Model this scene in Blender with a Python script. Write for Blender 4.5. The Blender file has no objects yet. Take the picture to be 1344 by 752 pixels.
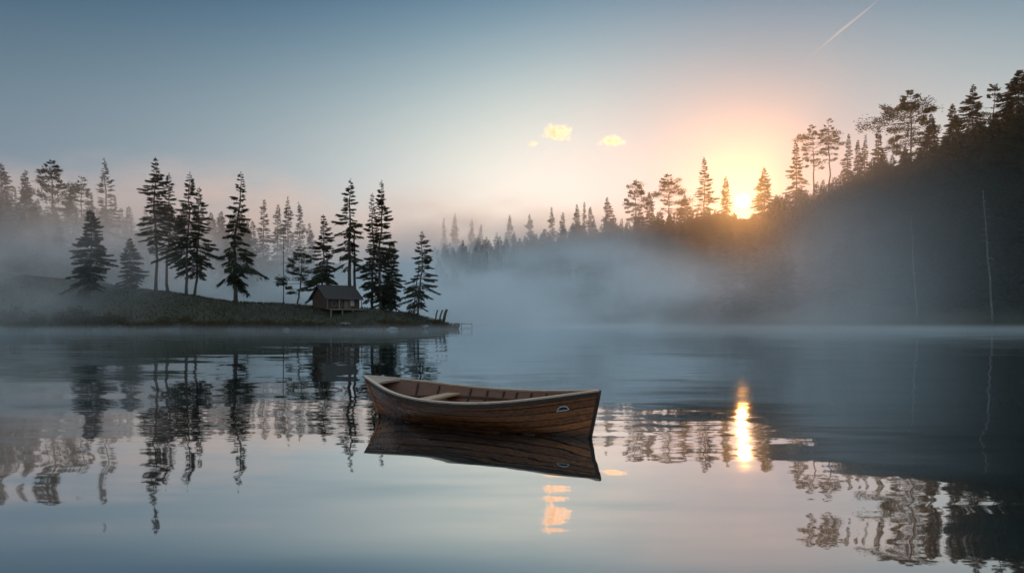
import bpy, bmesh, math, random
import numpy as np
from mathutils import Vector, Matrix, noise as mnoise

sc = bpy.context.scene
COL = sc.collection
R = math.radians

# ------------------------------------------------------------------ camera
F, CX, HY, CAMZ = 1055.0, 672.0, 418.0, 1.6       # focal length, centre and horizon of the photograph in its own pixels


def at(px, py, Y):
    """World point seen at photograph pixel px, py at distance Y."""
    return Vector(((px - CX) / F * Y, Y, CAMZ - (py - HY) / F * Y))


cd = bpy.data.cameras.new('camera')
cam = bpy.data.objects.new('camera', cd)
COL.objects.link(cam)
cam.location = (0, 0, CAMZ)
cam.rotation_euler = (R(90), 0, 0)
cd.sensor_width = 36
cd.lens = F / 1344 * 36
cd.shift_y = (HY - 376) / 1344
cd.clip_start, cd.clip_end = 0.1, 20000
sc.camera = cam

# ------------------------------------------------------------------ sky and sun
SUN = Vector(((975 - CX) / F, 1, (HY - 264) / F)).normalized()
EL = math.asin(SUN.z)
AZ = math.atan2(SUN.x, SUN.y)

SKY_STRENGTH = 0.1
w = bpy.data.worlds.new('World')
sc.world = w
w.use_nodes = True
nt = w.node_tree
nt.nodes.clear()


def nd(nt, typ, **kw):
    n = nt.nodes.new(typ)
    for k, v in kw.items():
        setattr(n, k, v)
    return n


def setin(nt, sock, v):
    if isinstance(v, bpy.types.NodeSocket):
        nt.links.new(v, sock)
    else:
        sock.default_value = v


def mth(nt, op, a, b=0.0, c=0.0, clamp=False):
    n = nd(nt, 'ShaderNodeMath', operation=op, use_clamp=clamp)
    for i, v in enumerate((a, b, c)):
        setin(nt, n.inputs[i], v)
    return n.outputs[0]


def vmth(nt, op, a, b=None, out=0, scale=None):
    n = nd(nt, 'ShaderNodeVectorMath', operation=op)
    setin(nt, n.inputs[0], a)
    if b is not None:
        setin(nt, n.inputs[1], b)
    if scale is not None:
        setin(nt, n.inputs['Scale'], scale)
    return n.outputs[out]


def mrange(nt, v, a, b, c=0.0, d=1.0, interp='SMOOTHSTEP'):
    n = nd(nt, 'ShaderNodeMapRange', interpolation_type=interp)
    for i, x in enumerate((v, a, b, c, d)):
        setin(nt, n.inputs[i], x)
    return n.outputs[0]


def mixc(nt, f, a, b, blend='MIX'):
    n = nd(nt, 'ShaderNodeMix', data_type='RGBA', blend_type=blend)
    setin(nt, n.inputs[0], f)
    setin(nt, n.inputs[6], a)
    setin(nt, n.inputs[7], b)
    return n.outputs[2]


def noi(nt, vec, scale, detail=2.0, rough=0.5, out=0, dims='3D'):
    n = nd(nt, 'ShaderNodeTexNoise', noise_dimensions=dims)
    setin(nt, n.inputs['Vector'], vec)
    setin(nt, n.inputs['Scale'], scale)
    setin(nt, n.inputs['Detail'], detail)
    setin(nt, n.inputs['Roughness'], rough)
    return n.outputs[out]


def ramp(nt, fac, stops):
    n = nd(nt, 'ShaderNodeValToRGB')
    el = n.color_ramp.elements
    while len(el) < len(stops):
        el.new(0.5)
    for e, (p, c) in zip(el, stops):
        e.position = p
        e.color = (*c, 1) if len(c) == 3 else c
    setin(nt, n.inputs[0], fac)
    return n.outputs[0]


sky = nd(nt, 'ShaderNodeTexSky', sky_type='NISHITA')
sky.sun_disc = False
sky.sun_elevation = EL
sky.sun_rotation = AZ
sky.altitude = 300
sky.air_density, sky.dust_density, sky.ozone_density = 1.0, 0.5, 1.0
dirv = nd(nt, 'ShaderNodeTexCoord').outputs['Generated']
cosang = vmth(nt, 'DOT_PRODUCT', dirv, tuple(SUN), out=1)
# the sun itself with its aureole (the lamp below carries its light)
disc = mrange(nt, cosang, math.cos(R(0.62)), math.cos(R(0.30)), 0, 14.0)
aur = mth(nt, 'POWER', mth(nt, 'MAXIMUM', cosang, 0.0), 2500.0)
glow = vmth(nt, 'ADD', vmth(nt, 'SCALE', (1.0, 0.66, 0.26), scale=disc),
            vmth(nt, 'SCALE', (1.0, 0.5, 0.12), scale=mth(nt, 'MULTIPLY', aur, 5.0)))
# morning sky: the Nishita sky with its range compressed, dimmed with elevation and lifted in a broad lobe towards the dawn
LOBE = Vector(((800 - CX) / F, 1, (HY - 250) / F)).normalized()
dz = nd(nt, 'ShaderNodeSeparateXYZ')
setin(nt, dz.inputs[0], dirv)
se = mth(nt, 'MINIMUM', mth(nt, 'MAXIMUM', dz.outputs[2], 0.0), 0.37)
lobe = mth(nt, 'EXPONENT', mth(nt, 'DIVIDE', mth(nt, 'SUBTRACT', vmth(nt, 'DOT_PRODUCT', dirv, tuple(LOBE), out=1), 1.0), 1 - math.cos(R(25))))
sx = mth(nt, 'MINIMUM', mth(nt, 'MAXIMUM', dz.outputs[0], -0.6), 0.6)
near_sun = mth(nt, 'EXPONENT', mth(nt, 'DIVIDE', mth(nt, 'SUBTRACT', cosang, 1.0), 1 - math.cos(R(11))))
FEAT = [se, mth(nt, 'MULTIPLY', se, se), lobe, sx, near_sun, mth(nt, 'MULTIPLY', sx, se)]
FIT = [(-1.693, 9.675, -29.187, 1.10, 0.32, -1.05, 0.10), (-1.396, 6.88, -19.532, 0.93, 0.24, -0.98, 0.15), (-0.805, 2.405, -8.889, 0.71, 0.07, -0.62, 0.55)]
srgb = nd(nt, 'ShaderNodeSeparateColor')
setin(nt, srgb.inputs[0], sky.outputs[0])
crgb = nd(nt, 'ShaderNodeCombineColor')
for i, ks in enumerate(FIT):
    ex = ks[0]
    for fe, k in zip(FEAT, ks[1:]):
        ex = mth(nt, 'MULTIPLY_ADD', fe, k, ex)
    pw = mth(nt, 'POWER', mth(nt, 'MULTIPLY', srgb.outputs[i], SKY_STRENGTH), 0.45)
    setin(nt, crgb.inputs[i], mth(nt, 'MULTIPLY', mth(nt, 'MULTIPLY', pw, mth(nt, 'EXPONENT', ex)), 1 / SKY_STRENGTH))
# overhead and behind the camera: unseen brighter sky, added to light hull and fog
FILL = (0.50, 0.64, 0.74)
fill_mask = mth(nt, 'MAXIMUM', mrange(nt, dz.outputs[2], 0.36, 0.62), mth(nt, 'MULTIPLY', mrange(nt, dz.outputs[1], -0.05, -0.6), mrange(nt, dz.outputs[2], 0.0, 0.15)))
base = mixc(nt, fill_mask, crgb.outputs[0], (*[c / SKY_STRENGTH for c in FILL], 1))
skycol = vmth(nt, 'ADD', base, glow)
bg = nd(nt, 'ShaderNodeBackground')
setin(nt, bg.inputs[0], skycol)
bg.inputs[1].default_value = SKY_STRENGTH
nt.links.new(bg.outputs[0], nd(nt, 'ShaderNodeOutputWorld').inputs[0])

sd = bpy.data.lights.new('sun', 'SUN')
sd.energy = 4.2
sd.angle = R(0.5)
sd.color = (1.0, 0.40, 0.09)
sun = bpy.data.objects.new('sun', sd)
COL.objects.link(sun)
sun.rotation_euler = (-SUN).to_track_quat('-Z', 'Y').to_euler()
sun.location = SUN * 900

sc.view_settings.view_transform = 'Standard'
sc.view_settings.look = 'None'
sc.view_settings.exposure = 0.0
sc.view_settings.gamma = 1.0
sc.view_settings.use_curve_mapping = False
cy = sc.cycles
cy.use_denoising = True
cy.max_bounces = 8
cy.diffuse_bounces = 2
cy.glossy_bounces = 4
cy.transmission_bounces = 2
cy.volume_bounces = 2
cy.transparent_max_bounces = 8
cy.volume_step_rate = 1.0
cy.volume_max_steps = 256
cy.caustics_reflective = False
cy.caustics_refractive = False
cy.sample_clamp_indirect = 4.0

# ------------------------------------------------------------------ helpers


def link(o, parent=None):
    COL.objects.link(o)
    if parent is not None:
        o.parent = parent
    return o


def tag(o, label=None, cat=None, group=None, kind=None):
    if label:
        o['label'] = label
    if cat:
        o['category'] = cat
    if group:
        o['group'] = group
    if kind:
        o['kind'] = kind
    return o


def empty(name, loc, label, cat, group=None, rz=0.0):
    o = bpy.data.objects.new(name, None)
    o.empty_display_size = 0.3
    link(o)
    o.location = loc
    o.rotation_euler = (0, 0, rz)
    return tag(o, label, cat, group)


class MB:
    """Collects shapes into one mesh."""

    def __init__(s):
        s.v, s.f, s.smooth = [], [], []

    def add(s, vs, fs, smooth=False):
        b = len(s.v)
        s.v += [tuple(p) for p in vs]
        s.f += [tuple(b + i for i in f) for f in fs]
        s.smooth += [smooth] * len(fs)

    def box(s, c, d, m=None, bev=0.0):
        bm = bmesh.new()
        bmesh.ops.create_cube(bm, size=1.0)
        bmesh.ops.scale(bm, vec=d, verts=bm.verts)
        if bev:
            bmesh.ops.bevel(bm, geom=bm.edges[:], offset=bev, segments=1, affect='EDGES')
        M = Matrix.Translation(c) @ (m.to_4x4() if m is not None else Matrix())
        bm.verts.index_update()
        s.add([M @ v.co for v in bm.verts], [[v.index for v in f.verts] for f in bm.faces])
        bm.free()

    def tube(s, pts, rad, n=8, cap=True):
        pts = [Vector(p) for p in pts]
        rs = rad if hasattr(rad, '__len__') else [rad] * len(pts)
        vs, fs = [], []
        up = Vector((0.13, 0.97, 0.21))
        for i, p in enumerate(pts):
            t = (pts[min(i + 1, len(pts) - 1)] - pts[max(i - 1, 0)]).normalized()
            a = t.cross(up)
            a = a.normalized() if a.length > 1e-4 else t.orthogonal().normalized()
            b = t.cross(a)
            for k in range(n):
                an = 2 * math.pi * k / n
                vs.append(p + (a * math.cos(an) + b * math.sin(an)) * rs[i])
        for i in range(len(pts) - 1):
            for k in range(n):
                fs.append((i * n + k, i * n + (k + 1) % n, (i + 1) * n + (k + 1) % n, (i + 1) * n + k))
        if cap:
            fs.append(tuple(range(n))[::-1])
            fs.append(tuple((len(pts) - 1) * n + k for k in range(n)))
        s.add(vs, fs, True)

    def mesh(s, name, mat):
        me = bpy.data.meshes.new(name)
        me.from_pydata(s.v, [], s.f)
        me.polygons.foreach_set('use_smooth', s.smooth)
        me.materials.append(mat)
        me.update()
        return me

    def build(s, name, mat, parent=None, loc=None):
        o = bpy.data.objects.new(name, s.mesh(name, mat))
        link(o, parent)
        if loc is not None:
            o.location = loc
        return o


def trimesh(name, T, mat):
    """Mesh from an (n, 3, 3) array of loose triangles."""
    n = len(T)
    me = bpy.data.meshes.new(name)
    me.vertices.add(3 * n)
    me.vertices.foreach_set('co', np.asarray(T, np.float32).ravel())
    me.loops.add(3 * n)
    me.loops.foreach_set('vertex_index', np.arange(3 * n, dtype=np.int32))
    me.polygons.add(n)
    me.polygons.foreach_set('loop_start', np.arange(0, 3 * n, 3, dtype=np.int32))
    me.polygons.foreach_set('loop_total', np.full(n, 3, np.int32))
    me.materials.append(mat)
    me.update(calc_edges=True)
    return me


def material(name, base=(0.2, 0.2, 0.2), rough=0.8):
    m = bpy.data.materials.new(name)
    m.use_nodes = True
    b = m.node_tree.nodes['Principled BSDF']
    b.inputs['Base Color'].default_value = (*base, 1)
    b.inputs['Roughness'].default_value = rough
    return m, m.node_tree, b


def objco(nt):
    return nd(nt, 'ShaderNodeTexCoord').outputs['Object']


def wpos(nt):
    return nd(nt, 'ShaderNodeNewGeometry').outputs['Position']


def bump(nt, b, h, strength=0.3, dist=0.02):
    n = nd(nt, 'ShaderNodeBump')
    n.inputs['Strength'].default_value = strength
    n.inputs['Distance'].default_value = dist
    setin(nt, n.inputs['Height'], h)
    nt.links.new(n.outputs[0], b.inputs['Normal'])


# ------------------------------------------------------------------ materials


def wood(name, dark, light, rough=0.55, along=0, stain=0.0, wet=None):
    m, nt, b = material(name, light, rough)
    co = objco(nt)
    sc_ = [14.0, 14.0, 14.0]
    sc_[along] = 0.9
    g = noi(nt, vmth(nt, 'MULTIPLY', co, tuple(sc_)), 2.2, 6, 0.62)
    oi_ = nd(nt, 'ShaderNodeObjectInfo').outputs['Random']
    sc2 = [30.0, 30.0, 30.0]
    sc2[along] = 1.1
    cs = vmth(nt, 'ADD', co, vmth(nt, 'SCALE', (3.1, 1.7, 2.3), scale=oi_))
    g2 = noi(nt, vmth(nt, 'MULTIPLY', cs, tuple(sc2)), 1.6, 4, 0.6)
    g2 = mth(nt, 'ADD', mth(nt, 'MULTIPLY', g2, 0.75), mth(nt, 'MULTIPLY', oi_, 0.34))
    c = ramp(nt, mth(nt, 'ADD', mth(nt, 'MULTIPLY', g, 0.40), mth(nt, 'MULTIPLY', g2, 0.66)),
             [(0.34, dark), (0.72, light)])
    if stain:
        st = noi(nt, co, 3.5, 5, 0.65)
        c = mixc(nt, mrange(nt, st, 0.56, 0.72, 0, stain), c, (dark[0] * 0.35, dark[1] * 0.35, dark[2] * 0.35, 1))
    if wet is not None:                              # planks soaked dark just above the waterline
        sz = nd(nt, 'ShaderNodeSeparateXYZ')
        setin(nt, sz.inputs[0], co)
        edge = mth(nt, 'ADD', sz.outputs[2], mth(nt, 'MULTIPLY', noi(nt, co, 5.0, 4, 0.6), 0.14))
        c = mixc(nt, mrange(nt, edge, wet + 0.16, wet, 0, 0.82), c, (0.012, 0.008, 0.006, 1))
    setin(nt, b.inputs['Base Color'], c)
    setin(nt, b.inputs['Roughness'], mrange(nt, g, 0.3, 0.7, rough - 0.12, rough + 0.15))
    bump(nt, b, g, 0.5, 0.004)
    return m


def leafmat(name, a, b_, trans):
    m = bpy.data.materials.new(name)
    m.use_nodes = True
    nt = m.node_tree
    nt.nodes.clear()
    rnd = nd(nt, 'ShaderNodeNewGeometry').outputs['Random Per Island']
    c = mixc(nt, rnd, (*a, 1), (*b_, 1))
    d = nd(nt, 'ShaderNodeBsdfDiffuse')
    setin(nt, d.inputs[0], c)
    t = nd(nt, 'ShaderNodeBsdfTranslucent')
    setin(nt, t.inputs[0], mixc(nt, 1.0, c, (1.3, 1.1, 0.6, 1), 'MULTIPLY'))
    mx = nd(nt, 'ShaderNodeMixShader')
    mx.inputs[0].default_value = trans
    nt.links.new(d.outputs[0], mx.inputs[1])
    nt.links.new(t.outputs[0], mx.inputs[2])
    nt.links.new(mx.outputs[0], nd(nt, 'ShaderNodeOutputMaterial').inputs[0])
    return m


M_SPRUCE = leafmat('spruce_needles', (0.022, 0.036, 0.024), (0.046, 0.062, 0.038), 0.18)
M_PINE = leafmat('pine_needles', (0.03, 0.042, 0.024), (0.058, 0.067, 0.038), 0.18)
M_SHRUB = leafmat('shrub_leaves', (0.05, 0.045, 0.026), (0.12, 0.085, 0.05), 0.3)
M_GRASS = leafmat('grass_blades', (0.034, 0.036, 0.02), (0.075, 0.072, 0.042), 0.3)

M_BARK, nt_, b_ = material('bark', (0.08, 0.06, 0.045), 0.95)
_g = noi(nt_, vmth(nt_, 'MULTIPLY', objco(nt_), (6, 6, 1.2)), 1.5, 5, 0.6)
setin(nt_, b_.inputs['Base Color'], ramp(nt_, _g, [(0.3, (0.035, 0.027, 0.022)), (0.7, (0.13, 0.10, 0.08))]))
bump(nt_, b_, _g, 0.6, 0.05)

M_PALE, nt_, b_ = material('bleached_bark', (0.4, 0.37, 0.34), 0.9)
_g = noi(nt_, vmth(nt_, 'MULTIPLY', objco(nt_), (4, 4, 1.0)), 1.5, 5, 0.6)
setin(nt_, b_.inputs['Base Color'], ramp(nt_, _g, [(0.3, (0.05, 0.045, 0.04)), (0.7, (0.20, 0.185, 0.17))]))

# ------------------------------------------------------------------ terrain


def smooth(t):
    t = np.clip(t, 0, 1)
    return t * t * (3 - 2 * t)


_px = lambda *a: (np.array(a, float) - CX) / F
# right-hand hill, far ridge and left-hand hill: crest and shore as seen round the lake, by bearing
CR_P = [-700, -200, 0, 65, 137, 300, 400, 480, 580, 700, 800, 870, 960, 1010, 1060, 1150, 1200, 1280, 1344, 1500, 2000]
CR_Y = [150, 170, 180, 190, 200, 235, 260, 330, 400, 345, 305, 280, 258, 247, 237, 217, 207, 195, 186, 174, 150]
CR_y = [280, 300, 318, 332, 335, 338, 345, 346, 341, 327, 312, 302, 294, 286, 272, 234, 214, 188, 168, 130, 100]
SH_P = [-700, -200, 0, 130, 200, 300, 400, 480, 560, 600, 700, 850, 1000, 1150, 1344, 1600, 2000]
SH_Y = [100, 110, 120, 152, 165, 178, 195, 220, 245, 240, 215, 180, 152, 143, 134, 120, 110]


def crest(u):
    Y = np.interp(u, _px(*CR_P), CR_Y)
    y = np.interp(u, _px(*CR_P), CR_y)
    return Y, CAMZ + (HY - y) / F * Y


# the point with the cabin
PX = [-260, -140, -89, -73, -58, -52, -43, -23.3, -15.5, -11, -8.2]
PF = [95, 108, 113, 114, 113.5, 113, 112.5, 113.5, 117, 121, 126]
PC = [150, 148, 141, 137, 132, 130, 125, 124, 126, 126.5, 127]
PZ = [14, 13, 9.6, 7.8, 6.0, 5.2, 4.1, 3.15, 2.2, 1.2, 0.0]
PB = [200, 190, 180, 170, 160, 155, 148, 140, 135, 131, 128]


def height(X, Y):
    X = np.asarray(X, float)
    Y = np.asarray(Y, float)
    Ys = np.maximum(Y, 40)
    u = X / Ys
    cY, cz = crest(u)
    sY = np.interp(u, _px(*SH_P), SH_Y)
    t = (Y - sY) / (cY - sY)
    front = cz * np.clip(t, 0, 1) ** 0.85
    back = cz * (1 - 0.75 * smooth((Y - cY) / 160))
    hill = np.where(t < 0, -2.5 * np.clip(-t * 6, 0, 1), np.where(Y < cY, front, back))
    f, c, z, b = (np.interp(X, PX, q) for q in (PF, PC, PZ, PB))
    tf = np.clip((Y - f) / np.maximum(c - f, 0.1), -1, 1)
    tb = np.clip((b - Y) / np.maximum(b - c, 0.1), -1, 1)
    k = np.minimum(tf, tb)
    pen = np.where(k > 0, z * smooth(0.12 + 0.88 * k) / smooth(np.array(1.0)) + 0.06, -2.5 * np.clip(-k * 2, 0, 1))
    pen = np.where(X > -8.0, -2.5, pen)
    h = np.maximum(hill, pen)
    h = np.where(Y < 60, -2.5, h)
    back_shore = np.clip((-60 - Y) * 0.12, -2.5, 12)
    h = np.maximum(h, back_shore)
    return h


def rough(X, Y):
    s = np.sin(X * 0.31 + 1.3 * np.sin(Y * 0.17)) * np.sin(Y * 0.27 + X * 0.05) * 0.5 + np.sin(X * 0.9 + Y * 0.4) * np.sin(Y * 0.8 - X * 0.3) * 0.3
    return s


def ground_z(x, y):
    h = float(height(x, y))
    return h + 0.22 * float(rough(x, y)) * min(max(h, 0) / 2, 1)


M_GROUND, nt_, b_ = material('meadow_soil', (0.06, 0.07, 0.03), 0.95)
_p = wpos(nt_)
_n1 = noi(nt_, _p, 0.12, 4, 0.6)
_n2 = noi(nt_, _p, 1.6, 5, 0.65)
_c = ramp(nt_, _n1, [(0.35, (0.022, 0.026, 0.016)), (0.5, (0.04, 0.042, 0.025)), (0.68, (0.062, 0.052, 0.037))])
_c = mixc(nt_, mrange(nt_, _n2, 0.45, 0.65), _c, mixc(nt_, 1.0, _c, (0.68, 0.68, 0.68, 1), 'MULTIPLY'))
_z = nd(nt_, 'ShaderNodeSeparateXYZ')
setin(nt_, _z.inputs[0], _p)
_c = mixc(nt_, mrange(nt_, _z.outputs[2], 0.9, 0.1), _c, (0.028, 0.022, 0.017, 1))   # wet earth bank at the waterline
setin(nt_, b_.inputs['Base Color'], _c)
bump(nt_, b_, _n2, 0.8, 0.3)


def grid(name, x0, x1, y0, y1, nx, ny, zfun, mat):
    X, Y = np.meshgrid(np.linspace(x0, x1, nx), np.linspace(y0, y1, ny))
    Z = zfun(X, Y)
    V = np.stack([X, Y, Z], -1).reshape(-1, 3)
    i = np.arange((ny - 1) * nx).reshape(ny - 1, nx)[:, :-1].ravel()
    Q = np.stack([i, i + 1, i + 1 + nx, i + nx], -1)
    me = bpy.data.meshes.new(name)
    me.from_pydata(V.tolist(), [], Q.tolist())
    me.polygons.foreach_set('use_smooth', [True] * len(Q))
    me.materials.append(mat)
    o = bpy.data.objects.new(name, me)
    link(o)
    return o


def tz(X, Y):
    h = height(X, Y)
    return h + 0.22 * rough(X, Y) * np.clip(np.maximum(h, 0) / 2, 0, 1)


tag(grid('terrain', -420, 420, -160, 620, 561, 521, tz, M_GROUND), kind='structure')

# ------------------------------------------------------------------ water
M_WATER = bpy.data.materials.new('lake_water')
M_WATER.use_nodes = True
nt_ = M_WATER.node_tree
nt_.nodes.clear()
_p = wpos(nt_)
_s = nd(nt_, 'ShaderNodeSeparateXYZ')
setin(nt_, _s.inputs[0], _p)
# slope of the surface: long swell, ripples in patches
_sw = noi(nt_, vmth(nt_, 'MULTIPLY', _p, (0.16, 0.5, 1)), 1.0, 1, 0.4, out=1)
_rp = noi(nt_, vmth(nt_, 'MULTIPLY', _p, (0.9, 2.8, 1)), 1.0, 3, 0.5, out=1)
_patch = mrange(nt_, noi(nt_, vmth(nt_, 'MULTIPLY', _p, (0.06, 0.12, 1)), 1.0, 2, 0.5), 0.40, 0.60, 0.08, 1.0)
_near = mrange(nt_, _s.outputs[1], 7.0, 13.0, 0.55, 1.0)
_fade = mth(nt_, 'DIVIDE', 1.0, mth(nt_, 'ADD', 1.0, mth(nt_, 'MULTIPLY', _s.outputs[1], 0.022)))
_half = (0.5, 0.5, 0.5)
_sl = vmth(nt_, 'ADD', vmth(nt_, 'SCALE', vmth(nt_, 'SUBTRACT', _sw, _half), scale=mrange(nt_, _s.outputs[1], 11.0, 6.5, 0.06, 0.10)),
           vmth(nt_, 'SCALE', vmth(nt_, 'SUBTRACT', _rp, _half), scale=mth(nt_, 'MULTIPLY', mth(nt_, 'MULTIPLY', _patch, _near), 0.10)))
_md = noi(nt_, vmth(nt_, 'MULTIPLY', _p, (0.45, 1.5, 1)), 1.0, 1, 0.4, out=1)
_sl = vmth(nt_, 'ADD', _sl, vmth(nt_, 'SCALE', vmth(nt_, 'SUBTRACT', _md, _half), scale=mrange(nt_, _s.outputs[1], 14.0, 6.0, 0.012, 0.042)))
_sl = vmth(nt_, 'SCALE', _sl, scale=_fade)
_nrm = vmth(nt_, 'NORMALIZE', vmth(nt_, 'ADD', vmth(nt_, 'MULTIPLY', _sl, (0.8, 1.0, 0.0)), (0, 0, 1)))
_gl = nd(nt_, 'ShaderNodeBsdfGlossy')
_gl.inputs['Color'].default_value = (0.90, 0.95, 0.97, 1)
_gl.inputs['Roughness'].default_value = 0.02
nt_.links.new(_nrm, _gl.inputs['Normal'])
_df = nd(nt_, 'ShaderNodeBsdfDiffuse')
_df.inputs['Color'].default_value = (0.012, 0.022, 0.026, 1)
_lw = nd(nt_, 'ShaderNodeLayerWeight')
_lw.inputs[0].default_value = 0.35
_mx = nd(nt_, 'ShaderNodeMixShader')
setin(nt_, _mx.inputs[0], mrange(nt_, _lw.outputs['Facing'], 0.3, 0.95, 0.35, 0.93))
nt_.links.new(_df.outputs[0], _mx.inputs[1])
nt_.links.new(_gl.outputs[0], _mx.inputs[2])
nt_.links.new(_mx.outputs[0], nd(nt_, 'ShaderNodeOutputMaterial').inputs[0])
_w = MB()
_w.add([(-420, -160, 0), (420, -160, 0), (420, 620, 0), (-420, 620, 0)], [(0, 1, 2, 3)])
tag(_w.build('water', M_WATER), kind='structure')

# ------------------------------------------------------------------ trees
rng = np.random.default_rng(7)


def sprays(P, D, L, W, rg):
    """Needle sprays as triangles: base points P, directions D, lengths L, widths W."""
    n = len(P)
    D = D / np.linalg.norm(D, axis=1, keepdims=True)
    S = np.cross(D, rg.normal(size=(n, 3)))
    S /= np.linalg.norm(S, axis=1, keepdims=True) + 1e-9
    S *= (W / 2)[:, None]
    return np.stack([P - S, P + S, P + D * L[:, None]], 1)


def conifer(seed, H, Rad, cb=0.25, style='spruce', gaps=0.1, droop=0.5, dens=1.0, lean=(0, 0), leaf=0.42, r0=None, twin=0.0, bend=0.0):
    """Trunk with limbs (MB) and crown triangles of one conifer, its base at the origin."""
    rg = np.random.default_rng(seed)
    mb = MB()
    r0 = r0 or 0.0085 * H + 0.06
    # trunk axis
    n = 14
    ts = np.linspace(0, 1, n)
    wob = np.cumsum(rg.normal(size=(n, 2)) * 0.006 * H, 0)
    wob -= ts[:, None] * wob[-1]
    ax = np.stack([lean[0] * ts + wob[:, 0] + bend * H * np.sin(ts * math.pi) * 0.5, lean[1] * ts + wob[:, 1], ts * H], 1)
    ax[0] += (0, 0, -0.5)
    rad = r0 * (1 - ts) ** 0.85 + 0.015
    rad[0] = r0 * 1.35
    mb.tube(ax, list(rad), 8)
    axis = lambda t: np.array([np.interp(t, ts, ax[:, k]) for k in range(3)])
    ph = rg.uniform(0, 6.28, 3)
    irr = 1.0 if style != 'dense' else 0.6
    out = []
    # dead stubs below the crown
    for _ in range(int(10 * cb * (1 if H > 9 else 0.3))):
        t = rg.uniform(cb * 0.45, cb)
        a = rg.uniform(0, 2 * math.pi)
        L = rg.uniform(0.2, 0.55) * Rad
        p = axis(t)
        d = np.array([math.cos(a), math.sin(a), rg.uniform(-0.35, 0.1)])
        mb.tube([p, p + d * L * 0.6, p + d * L + (0, 0, -0.08 * L)], [0.035, 0.025, 0.008], 4, False)
    z = cb
    step0 = 0.0145 if style == 'spruce' else (0.0165 if style == 'dense' else 0.058)
    while z < 0.985:
        t = (z - cb) / (1 - cb)
        if style == 'spruce':
            prof = (1 - t) ** 0.95 * min(1, 0.65 + 2.2 * t) * 1.12
            nb = rg.integers(2, 4)
        elif style == 'pine':                       # open crown of pads, broad high up
            prof = (0.5 + 0.6 * math.sin(math.pi * min(1, 0.12 + 0.95 * t))) * (1 - max(0, t - 0.55) * 1.5)
            nb = rg.integers(3, 6)
        else:                                       # 'dense': full cone
            prof = (1 - t) ** 0.85 * min(1, 0.75 + 1.5 * t)
            nb = rg.integers(3, 5)
        a0 = rg.uniform(0, 2 * math.pi)
        for k in range(nb):
            if rg.random() < gaps:
                continue
            a = a0 + 2 * math.pi * k / nb + rg.normal() * 0.45
            lump = 1 + 0.34 * math.sin(z * H * 1.1 + ph[0] + 1.3 * math.sin(a + ph[1])) * irr + 0.22 * math.sin(a + ph[2] + z * 5) * irr
            L = Rad * prof * rg.uniform(0.5, 1.15) * lump + 0.10
            e0 = (0.55 * t - 0.12 - 0.25 * (1 - t) * droop + rg.normal() * 0.10) if style != 'pine' else (0.05 + 0.45 * t + rg.normal() * 0.14)
            h = np.array([math.cos(a), math.sin(a), 0.0])
            up = np.array([0, 0, 1.0])
            p0 = axis(min(0.995, z + rg.normal() * 0.006))
            m = max(5, int(L / 0.28))
            s = np.linspace(0, 1, m)
            sag = -droop * 0.42 * L * (s ** 1.7) * (1 - 0.6 * t) + droop * 0.12 * L * np.clip(s - 0.75, 0, 1) * 2
            path = p0 + h * (s * L * math.cos(e0))[:, None] + up * (s * L * math.sin(e0) + sag)[:, None]
            path += np.cross(h, up) * (np.sin(s * 2.5 + rg.uniform(0, 6)) * 0.05 * L)[:, None]
            if L > 0.5:
                ii = np.linspace(0, m - 1, min(m, 5)).astype(int)
                rb = 0.012 + 0.013 * L
                mb.tube(path[ii], list(np.linspace(rb, 0.006, len(ii))), 4, False)
            side = np.cross(h, up)
            tang = np.gradient(path, axis=0)
            tang /= np.linalg.norm(tang, axis=1, keepdims=True)
            s0 = 0.18 if style != 'pine' else 0.42
            cnt = int((9 + 20 * L / max(leaf, 0.2) * 0.62) * dens)
            q = rg.uniform(s0, 1.0, cnt) ** (0.9 if style != 'pine' else 0.7)
            base = np.stack([np.interp(q, s, path[:, j]) for j in range(3)], 1)
            tq = np.stack([np.interp(q, s, tang[:, j]) for j in range(3)], 1)
            sg = rg.choice([-1, 1], cnt)
            if style == 'pine':
                wid = 0.30 * L * (0.35 + 0.65 * np.sin(math.pi * np.clip(q, 0, 1) * 0.85)) + 0.1
                off = side * (sg * np.abs(rg.normal(size=cnt)) * wid * 0.75)[:, None] + up * (rg.normal(size=cnt) * 0.055 * L + 0.05 * L)[:, None]
                D = tq * 0.6 + side * (sg * rg.uniform(0.1, 1.0, cnt))[:, None] + up * rg.uniform(-0.15, 0.55, cnt)[:, None]
            else:
                wid = 0.34 * L * (1.05 - q) + 0.08
                u2 = rg.uniform(0, 1, cnt)
                off = side * (sg * u2 * wid)[:, None] + tq * (u2 * wid * 0.5)[:, None]
                off += up * (-(0.18 + 0.30 * droop) * u2 * wid - rg.exponential(0.10, cnt) * droop * L * 0.35)[:, None]
                D = tq * 0.9 + side * (sg * rg.uniform(0.2, 1.0, cnt))[:, None] + up * rg.uniform(-0.75 * droop - 0.15, 0.25, cnt)[:, None]
            LL = leaf * rg.uniform(0.55, 1.35, cnt) * min(1, 0.42 + 0.5 * L)
            WW = LL * rg.uniform(0.22, 0.42, cnt)
            out.append(sprays(base + off, D, LL, WW, rg))
        z += step0 * rg.uniform(0.6, 1.4) * (1.15 - 0.4 * t) * (15 / max(H, 8)) ** 0.35
    # leader
    c = 22
    lf = min(leaf, 0.36)
    q = rg.uniform(0.955, 1.0, c)
    base = np.array([axis(x) for x in q])
    out.append(sprays(base, rg.normal(size=(c, 3)) * (0.3, 0.3, 0.2) + (0, 0, 0.7), lf * rg.uniform(0.4, 0.9, c), lf * rg.uniform(0.12, 0.3, c), rg))
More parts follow.
